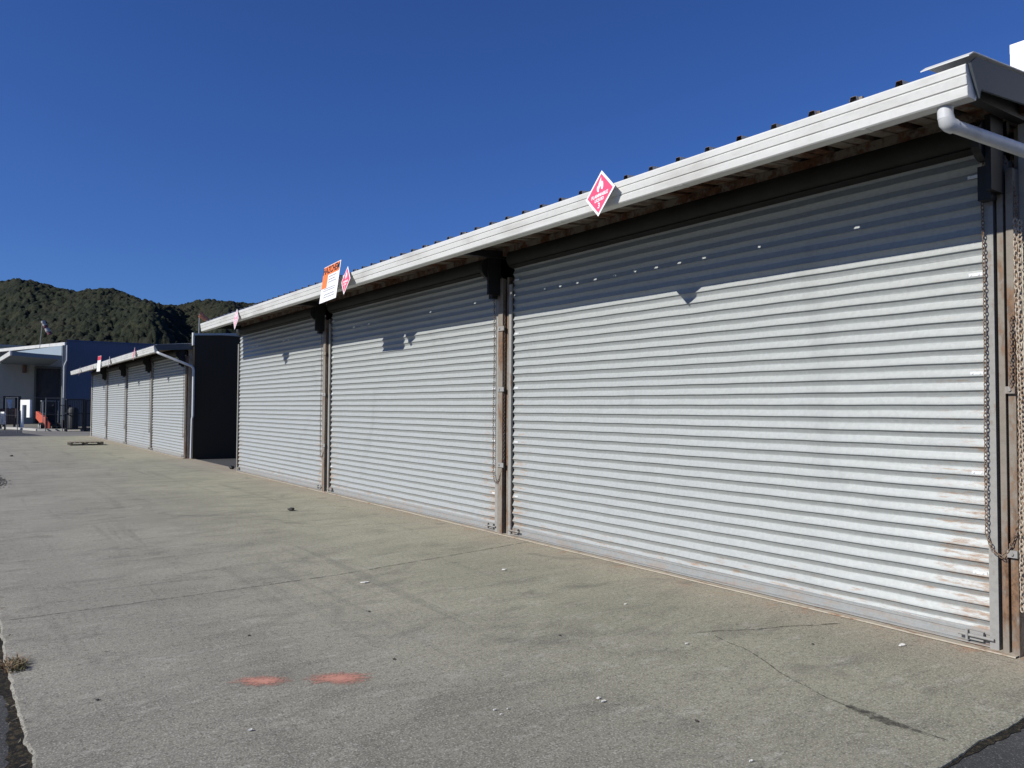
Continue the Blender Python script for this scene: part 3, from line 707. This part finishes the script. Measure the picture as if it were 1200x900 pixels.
# ------------------------------------------------------------------ yard clutter beside the blue wall
m_cage = plain('dark_cage_steel', (.025, .028, .030), .6); m_red = plain('dull_red_paint', (.30, .045, .035), .6); m_tyre = plain('tyre_rubber', (.015, .015, .015), .85)
m_fork = plain('orange_red_truck_paint', (.50, .095, .05), .55); m_frame = plain('white_frame_paint', (.80, .80, .76), .5)
# forklift
fk = empty('forklift', (4.75, 56.6, 0), 'orange red forklift with pale overhead guard beside the blue building', 'forklift')
x, y = 4.65, 56.6
g = MB(); g.prism([(y-.2, .25), (y+1.5, .25), (y+1.55, .95), (y+1.2, 1.1), (y+.5, 1.0), (y+.45, .55), (y-.1, .5)], x-.45, x+.45, 'x'); g.build('body', m_cage, fk, bevel=.03)
g = MB(); wall_line(g, (x-.66, y+.9), (x-.25, y-.25), .75, 1.20, .12, .80, t=.09); wall_line(g, (x-.30, y-.28), (x-.02, y-.40), .10, .85, .12, .45, t=.09); g.build('cowl', m_fork, fk, bevel=.02)
for yy in (y-.05, y+1.2):
    for xx in (x-.46, x+.46):
        g = MB(); g.tube([(xx-.09, yy, .24), (xx+.09, yy, .24)], .26, 18); wl_ = g.build('wheel', m_tyre, fk)
        g = MB(); g.tube([(xx-.1, yy, .24), (xx+.1, yy, .24)], .12, 12); g.build('rim', m_frame, wl_)
g = MB()
for xx in (x-.42, x+.42): g.tube([(xx, y-.1, .5), (xx, y, 1.85)], .03, 6); g.tube([(xx, y+1.2, 1.0), (xx, y+1.1, 1.85)], .03, 6)
g.box(x-.48, x+.48, y-.05, y+1.15, 1.83, 1.88); g.build('overhead_guard', m_galv, fk)
g = MB()
for xx in (x-.28, x+.28): g.box(xx-.04, xx+.04, y-.42, y-.32, .05, 1.95)
for z in (.3, 1.0, 1.9): g.box(x-.28, x+.28, y-.40, y-.34, z, z+.07)
g.build('mast', m_cage, fk)
for xx in (x-.22, x+.22): g = MB(); g.box(xx-.05, xx+.05, y-1.5, y-.42, .06, .10); g.build('fork', m_cage, fk)
g = MB(); g.box(x-.2, x+.2, y+.3, y+.7, .95, 1.1); g.box(x-.2, x+.2, y+.7, y+.8, 1.0, 1.5); g.build('seat', m_cage, fk)
# steel stillages
def cage(x, y, wx, wy, h, label, bars=5):
    t = empty('steel_stillage', (x, y, 0), label, 'stillage', 'dark stillages by the blue wall')
    g = MB()
    for a in (x-wx/2, x+wx/2):
        for b in (y-wy/2, y+wy/2): g.box(a-.04, a+.04, b-.04, b+.04, -.04, h)
    for z in (.12, h*.55, h-.04):
        for b in (y-wy/2, y+wy/2): g.box(x-wx/2, x+wx/2, b-.025, b+.025, z, z+.05)
        for a in (x-wx/2, x+wx/2): g.box(a-.025, a+.025, y-wy/2, y+wy/2, z, z+.05)
    g.build('frame', m_cage, t)
    g = MB()
    for i in range(1, bars*2): a = x-wx/2+wx*i/(bars*2); g.box(a-.012, a+.012, y-wy/2-.01, y-wy/2+.01, .1, h)
    g.build('bars', m_cage, t)
    return t
t = cage(5.75, 54.2, .95, .9, 1.95, 'tall dark stillage against the blue wall nearest the doors')
g = MB(); g.tube([(5.65, 54.25, .1), (5.65, 54.25, 1.3), (5.65, 54.25, 1.45)], [.3, .3, .2], 14); tag(g.build('gas_cylinder', m_cage, None, smooth=True), 'black cylinder standing inside the tall dark stillage', 'gas cylinder')
t = cage(6.65, 54.3, .7, .8, 1.9, 'dark stillage half hidden behind the furthest roller door')
t = cage(5.35, 57.7, .9, .8, 1.6, 'dark stillage with red drums right of the forklift')
for i, (dx, hh) in enumerate(((-.22, .62), (.22, .62))):
    g = MB(); cx_ = 5.35+dx; g.tube([(cx_, 57.7, .03), (cx_, 57.7, .22), (cx_, 57.7, .225), (cx_, 57.7, .24), (cx_, 57.7, .45), (cx_, 57.7, hh)], [.19, .19, .2, .19, .19, .185], 16)
    tag(g.build('drum', m_red), ('left' if i == 0 else 'right')+' one of the two small dull red drums inside the low stillage', 'drum', 'red drums')
# white goal-like frame, low cages and barrier on the far left
fr = empty('white_upright_frame', (3.75, 62, 0), 'bright white upright frame left of the forklift', 'framework')  # plain white upright frame of unknown use
g = MB(); wall_line(g, (3.40, 62.6), (3.50, 62.36), 0, 1.95); wall_line(g, (3.50, 62.36), (3.88, 61.5), 1.60, 1.95); wall_line(g, (3.72, 61.86), (3.88, 61.5), .75, 1.60); g.build('frame_panel', m_frame, fr)
m_brown = plain('brown_mesh', (.085, .065, .058), .8)
for i, (a, lab) in enumerate(((2.65, 'low brown slatted crate at far left, nearer the white frame'), (1.55, 'low brown slatted crate at far left, further from the white frame'))):
    t = empty('slatted_crate', (a, 63, 0), lab, 'crate', 'brown crates at far left')
    g = MB(); 
    for j in range(8): q = a-.5+j*.135; g.box(q, q+.10, 62.5, 62.53, .35, 1.35); g.box(q, q+.10, 63.47, 63.5, .35, 1.35)
    g.box(a-.5, a-.47, 62.54, 63.46, .35, 1.35); g.box(a+.47, a+.5, 62.54, 63.46, .35, 1.35); g.box(a-.5, a+.55, 62.55, 63.45, .25, .345)
    g.build('slats', m_brown, t)
    g = MB(); 
    for q in (a-.42, a+.4): g.box(q-.05, q+.05, 62.55, 63.45, -.04, .245)
    g.build('skid', m_brown, t)
br = empty('barrier', (1.9, 59, 0), 'white panelled barrier with red end at the left edge', 'barrier')
g = MB()
for i in range(5): a = 1.30+i*.21; wall_line(g, (a, 59.3), (a+.17, 58.95), .35, 1.15, t=.03)
g.box(1.25, 2.4, 59.36, 59.42, .45, .55); g.box(1.25, 2.4, 59.36, 59.42, .95, 1.05); g.build('panel', m_frame, br)
g = MB(); g.box(1.66, 1.86, 58.93, 58.99, .35, 1.15); g.build('red_slat', m_red, br)
g = MB(); g.box(1.28, 1.36, 58.9, 59.2, -.04, .35); g.box(2.3, 2.38, 58.9, 59.2, -.04, .35); g.build('foot', m_cage, br)
# person in pale top by the crates? – kept as bundled sack on dark rack
rk = empty('steel_rack', (2.9, 66, 0), 'dark rack holding a pale hanging sheet behind the brown crates', 'rack')
g = MB()
for a in (2.5, 3.45): g.box(a-.06, a+.06, 65, 65.12, -.04, 2.2)
g.box(2.44, 3.51, 65, 65.12, 2.1, 2.22); g.box(2.44, 3.51, 65.0, 65.1, 1.3, 1.38); g.box(3.15, 3.4, 65.02, 65.1, 1.2, 2.1); g.build('frame', m_cage, rk)
g = MB(); g.prism([(2.62, 1.95), (2.98, 1.98), (2.93, 1.65), (2.90, 1.3), (2.80, 1.28), (2.76, 1.7)], 64.92, 64.96); g.build('sheet', plain('pale_sheet', (.45, .52, .62), .7), rk)
# fence posts of a wire fence along the yard
fc = empty('wire_fence', (0, 52.5, 0), 'thin grey post and rail wire fence along the far yard', 'fence')
m_fence = plain('fence_grey', (.13, .135, .14), .6)
pw = [(-3.0, 53), (-.4, 53), (2.15, 53.2), (2.65, 51.8), (4.25, 54.8), (5.12, 54.5)]
for a, b in pw: g = MB(); g.tube([(a, b, -.04), (a, b, 2.05)], .022, 8); g.build('post', m_fence, fc)
g = MB()
for (a, b), (c, d) in zip(pw[:-1], pw[1:]):
    g.tube([(a, b, 2.02), (c, d, 2.02)], .008, 6); g.tube([(a, b, 1.0), (c, d, 1.0)], .004, 4); g.tube([(a, b, .3), (c, d, .3)], .004, 4)
g.build('rail', m_fence, fc)

# ------------------------------------------------------------------ white building behind the near end
wbld = empty('white_building', (15, -4, 0), 'bright white building corner rising behind the nearest roof end', 'building')
g = MB(); g.box(12, 22, -14, 4.64, -.045, 6.6); g.build('wall', painted('white_render', (.80, .79, .77), .7, amt=.05), wbld)
g = MB(); g.box(11.998, 22.002, -14.002, 4.642, 6.6, 6.73); g.build('parapet_cap', m_signw, wbld)

# ------------------------------------------------------------------ pallet, stone, litter, weed
pl = empty('pallet', (4.15, 34.9, 0), 'flat grey wooden pallet lying on the concrete by the far doors', 'pallet')
m_wood = plain('grey_pallet_wood', (.22, .19, .14), .85, var=.4)
g = MB()
for j in range(7): q = 3.50+j*.175; g.box(q, q+.11, 34.35, 35.35, .112, .132)
g.build('deck_boards', m_wood, pl)
g = MB()
for yy in (34.36, 34.80, 35.25):
    g.box(3.50, 4.66, yy, yy+.09, .092, .111)
    for xx in (3.50, 4.01, 4.56): g.box(xx, xx+.10, yy, yy+.09, .018, .0915)
g.build('blocks', m_wood, pl)
g = MB()
for yy in (34.36, 34.80, 35.25): g.box(3.50, 4.66, yy, yy+.09, .001, .0175)
g.build('base_boards', m_wood, pl)
def rock(name, x, y, r_, mat, label, cat, group=None, seed=1, fl=.6):
    rr = np.random.default_rng(seed); g = MB(); vs = []; a = 7; b = 5
    for i in range(b+1):
        for j in range(a):
            th = math.pi*i/b; ph = 2*math.pi*j/a; q = r_*(1+.25*rr.normal()*.6); vs.append((x+q*math.sin(th)*math.cos(ph), y+q*math.sin(th)*math.sin(ph)*1.2, r_*fl*.8+q*fl*math.cos(th)))
    g.add(vs, [(i*a+j, i*a+(j+1) % a, (i+1)*a+(j+1) % a, (i+1)*a+j) for i in range(b) for j in range(a)])
    return tag(g.build(name, mat), label, cat, group)
rock('stone', 5.50, 19.6, .075, m_black, 'black lump lying at the corner of the dark gap', 'stone')
m_pale = plain('pale_litter', (.70, .68, .62), .8); m_peb = plain('dark_pebble', (.05, .045, .04), .9)
litter = [(2.932, 6.313, .045), (2.789, 3.051, .022), (2.80, 3.10, .016), (3.92, 3.478, .022), (4.259, 6.053, .040), (5.054, 2.645, .035), (2.257, 3.284, .012), (2.32, 3.26, .010), (2.25, 3.22, .010), (2.855, 2.169, .014), (1.16, 3.75, .014), (4.3, 4.45, .014)]
for i, (x, y, r_) in enumerate(litter):
    rr = random.Random(i); g = MB(); n = 7; vs = [(x+r_*math.cos(2*math.pi*j/n)*rr.uniform(.5, 1.1), y+r_*.55*math.sin(2*math.pi*j/n)*rr.uniform(.5, 1.1), .006+rr.uniform(0, .006)) for j in range(n)]
    g.add([(vx, vy, .004) for vx, vy, _ in vs]+vs, [tuple(range(n)), tuple(range(n, 2*n))]+[(j, (j+1) % n, n+(j+1) % n, n+j) for j in range(n)])
    tag(g.build('litter_scrap', m_pale), 'small white scrap of litter lying flat on the grey concrete apron', 'litter', 'white scraps on the concrete')
pebs = [(1.62, 5.3), (3.35, 4.1), (2.2, 4.3), (3.0, 2.6), (.62, 4.6), (.75, 3.4), (2.55, 5.4), (4.6, 3.0), (1.3, 28.0), (4.05, 11.3)]
for i, (x, y) in enumerate(pebs): rock('pebble', x, y, .010 if y < 10 else .05, m_peb, 'tiny dark pebble lying on the grey concrete apron', 'pebble', 'dark pebbles on the concrete', seed=i, fl=.5)
# weed tuft at the slab edge
wd = empty('weed', (.30, 5.45, 0), 'small dry green weed tuft growing in the left slab edge crack', 'weed')
def blades(n, r_, h, seed, y0_, x0_, mat, nm, par):
    rr = random.Random(seed); g = MB()
    for _ in range(n):
        a = rr.uniform(0, 2*math.pi); q = rr.random()**.5*r_; bx = x0_+q*math.cos(a)*.5; by = y0_+q*math.sin(a)*1.2
        d = rr.uniform(0, 2*math.pi); L = h*rr.uniform(.5, 1.2); lx, ly = math.cos(d), math.sin(d); wv_ = .0035; lean = rr.uniform(.3, 1.1)*L
        p = [(bx, by, -.03), (bx+lx*lean*.4, by+ly*lean*.4, L*.6-.03), (bx+lx*lean, by+ly*lean, L*.75-.03)]
        g.add([(p[0][0]-ly*wv_, p[0][1]+lx*wv_, p[0][2]), (p[0][0]+ly*wv_, p[0][1]-lx*wv_, p[0][2]), (p[1][0]+ly*wv_, p[1][1]-lx*wv_, p[1][2]), (p[1][0]-ly*wv_, p[1][1]+lx*wv_, p[1][2]), p[2]], [(0, 1, 2, 3), (3, 2, 4)])
    return g.build(nm, mat, par)
blades(150, .09, .075, 1, 5.45, .31, plain('weed_leaf', (.085, .080, .035), .7), 'leaves', wd)
blades(140, .12, .08, 2, 5.50, .29, plain('dry_weed', (.26, .18, .10), .8), 'dry_stems', wd)
g0 = MB(); rr = random.Random(4)
for i in range(150):
    y = rr.uniform(1.9, 8); x = .26+rr.gauss(0, .022); a = rr.uniform(0, 3.1); L = rr.uniform(.008, .028); wv_ = .003+.003*rr.random(); z = -.026+rr.random()*.022
    if x > .29: z = .004+rr.random()*.004
    dx, dy = math.cos(a), math.sin(a)
    g0.add([(x-dx*L, y-dy*L, z), (x-dy*wv_, y+dx*wv_, z+.006), (x+dx*L, y+dy*L, z+.003), (x+dy*wv_, y-dx*wv_, z+.002)], [(0, 1, 2, 3)])
tag(g0.build('leaf_debris', plain('dead_leaf', (.34, .27, .18), .8, var=.6, sc=60)), 'scattered dead leaf bits in the crack along the left slab edge', 'leaf debris', kind='stuff')
# gravel patch at the left, about twenty metres off
rr = random.Random(9); g = MB()
for i in range(170):
    x = .66+rr.gauss(0, .08); y = 18.9+rr.gauss(0, .7); s_ = rr.uniform(.010, .028)
    h_ = max(0, .04-.25*((x-.66)**2*6+((y-18.9)/3)**2))
    vs = [(x+s_*rr.uniform(.6, 1.2)*dx, y+s_*dy*rr.uniform(.6, 1.2), h_+s_*.5*dz) for dx, dy, dz in ((1, 0, 0), (-1, 0, 0), (0, 1, 0), (0, -1, 0), (0, 0, 1.3), (0, 0, -1))]
    g.add(vs, [(0, 2, 4), (2, 1, 4), (1, 3, 4), (3, 0, 4), (0, 2, 5), (2, 1, 5), (1, 3, 5), (3, 0, 5)])
tag(g.build('gravel_heap', plain('gravel', (.13, .125, .115), .9, var=.6, sc=6)), 'low spill of broken gravel at the left side of the yard', 'gravel', kind='stuff')

# ------------------------------------------------------------------ hills
azk = np.radians([-40, -15, -4, 1.83, 3.17, 4.57, 6.0, 7.46, 8.47, 9.76, 11.33, 12.4, 13.76, 14.98, 16.28, 17.7, 22, 30, 45, 65, 100])
slk = np.array([.10, .12, .135, .1419, .1395, .136, .1313, .1373, .1366, .1262, .1209, .1240, .1305, .1296, 0.1300, .1370, .132, .12, .10, .08, .06])-.004
azs = np.concatenate([np.arange(-40, -2, .6), np.arange(-2, 20, .05), np.arange(20, 100, .6)]); azs = np.radians(azs)
rs_ = np.concatenate([np.arange(330, 480, 12), np.arange(480, 1010, 1.4), np.arange(1010, 1500, 40)])
A, Rr = np.meshgrid(azs, rs_, indexing='ij')
X_, Y_ = Rr*np.sin(A), Rr*np.cos(A)
def vnoise(x, y, seed):
    r = np.random.default_rng(seed); T = r.random((256, 256))
    xi = np.floor(x).astype(int); yi = np.floor(y).astype(int); fx = x-xi; fy = y-yi; fx = fx*fx*(3-2*fx); fy = fy*fy*(3-2*fy)
    g_ = lambda a, b: T[a % 256, b % 256]
    return (g_(xi, yi)*(1-fx)+g_(xi+1, yi)*fx)*(1-fy)+(g_(xi, yi+1)*(1-fx)+g_(xi+1, yi+1)*fx)*fy
def crowns(x, y, cell, seed):
    r = np.random.default_rng(seed); J = r.random((128, 128, 3)); xi = np.floor(x/cell).astype(int); yi = np.floor(y/cell).astype(int)
    best = np.zeros_like(x); col = np.zeros_like(x)
    for a in (-1, 0, 1):
        for b in (-1, 0, 1):
            q = J[(xi+a) % 128, (yi+b) % 128]; px = (xi+a+q[..., 0])*cell; py = (yi+b+q[..., 1])*cell
            rad = cell*(.55+.35*q[..., 2]); d2 = ((x-px)**2+(y-py)**2)/rad**2
            h = np.sqrt(np.clip(1-d2, 0, 1))*rad*(.8+.5*q[..., 2]); m_ = h > best; best = np.where(m_, h, best); col = np.where(m_, q[..., 2], col)
    return best
sl_ = np.interp(A, azk, slk); R1 = 900
ridge = sl_*R1+1.55-6
t = np.clip((Rr-400)/(R1-400), 0, 1)
spur = vnoise(A*9+3, Rr/600, 2)*1.0+vnoise(A*22, Rr/260+9, 3)*.5
spur = (spur-.75)
H = ridge*(t**.85)+spur*120*np.sin(np.pi*t)*(1-.25*t)
# a lower spur running in front of the main ridge
H = H - 26*np.exp(-((t-.80)/.06)**2)*np.clip(1.2-np.abs(A-R(5))/R(7), 0, 1)
vis = (H-1.55)/Rr; H = np.where((t < .99) & (vis > sl_-.006), (sl_-.006)*Rr+1.55, H)
H = np.where(Rr > R1, ridge-(Rr-R1)*.25, H)
cr = crowns(X_, Y_, 6.0, 4)*.42+.62*crowns(X_+40, Y_+13, 3.0, 5)+1.9*vnoise(X_/1.7, Y_/1.7, 6)+1.2*vnoise(X_/9, Y_/9, 21)+2.5*vnoise(X_/26, Y_/26, 16)
H = H+cr*np.clip((Rr-360)/60, 0, 1)*np.clip(1.3-vnoise(X_/60, Y_/60, 8)*.5, .5, 1.2)-2
H = np.where(Rr < 340, -3, H)
nA, nR = A.shape; V = np.stack([X_, Y_, H], -1).reshape(-1, 3)
I = (np.arange(nA-1)[:, None]*nR+np.arange(nR-1)[None, :]).reshape(-1)
Fq = np.stack([I, I+1, I+nR+1, I+nR], 1)
me = bpy.data.meshes.new('hills'); me.vertices.add(len(V)); me.vertices.foreach_set('co', V.astype(np.float32).ravel())
me.loops.add(Fq.size); me.loops.foreach_set('vertex_index', Fq.astype(np.int32).ravel()); me.polygons.add(len(Fq)); me.polygons.foreach_set('loop_start', np.arange(0, Fq.size, 4, dtype=np.int32))
me.update(calc_edges=True); me.validate()
k = NT('forest'); v1 = k.n('ShaderNodeTexVoronoi'); v1.inputs['Scale'].default_value = .17; k.l(k.co(), v1.inputs['Vector']); sc_ = k.n('ShaderNodeSeparateColor'); k.l(v1.outputs['Color'], sc_.inputs[0])
bn = k.noise(.012, 5, .6); fn = k.noise(.6, 4, .7)
c = k.mix(sc_.outputs[0], (.009, .012, .008), (.033, .036, .018)); c = k.mix(k.ramp(bn, .45, .60, 0, .85), c, k.mix(sc_.outputs[1], (.036, .031, .019), (.027, .030, .015)))
c = k.mix(k.ramp(fn, .35, .6, .6, 0), c, (.012, .020, .012))
o = k.xyz()
m_for = k.out(c, .9, 0, .15, fn, .9, 1.6)
me.materials.append(m_for); ho = bpy.data.objects.new('hills', me); COL.objects.link(ho); tag(ho, kind='structure')
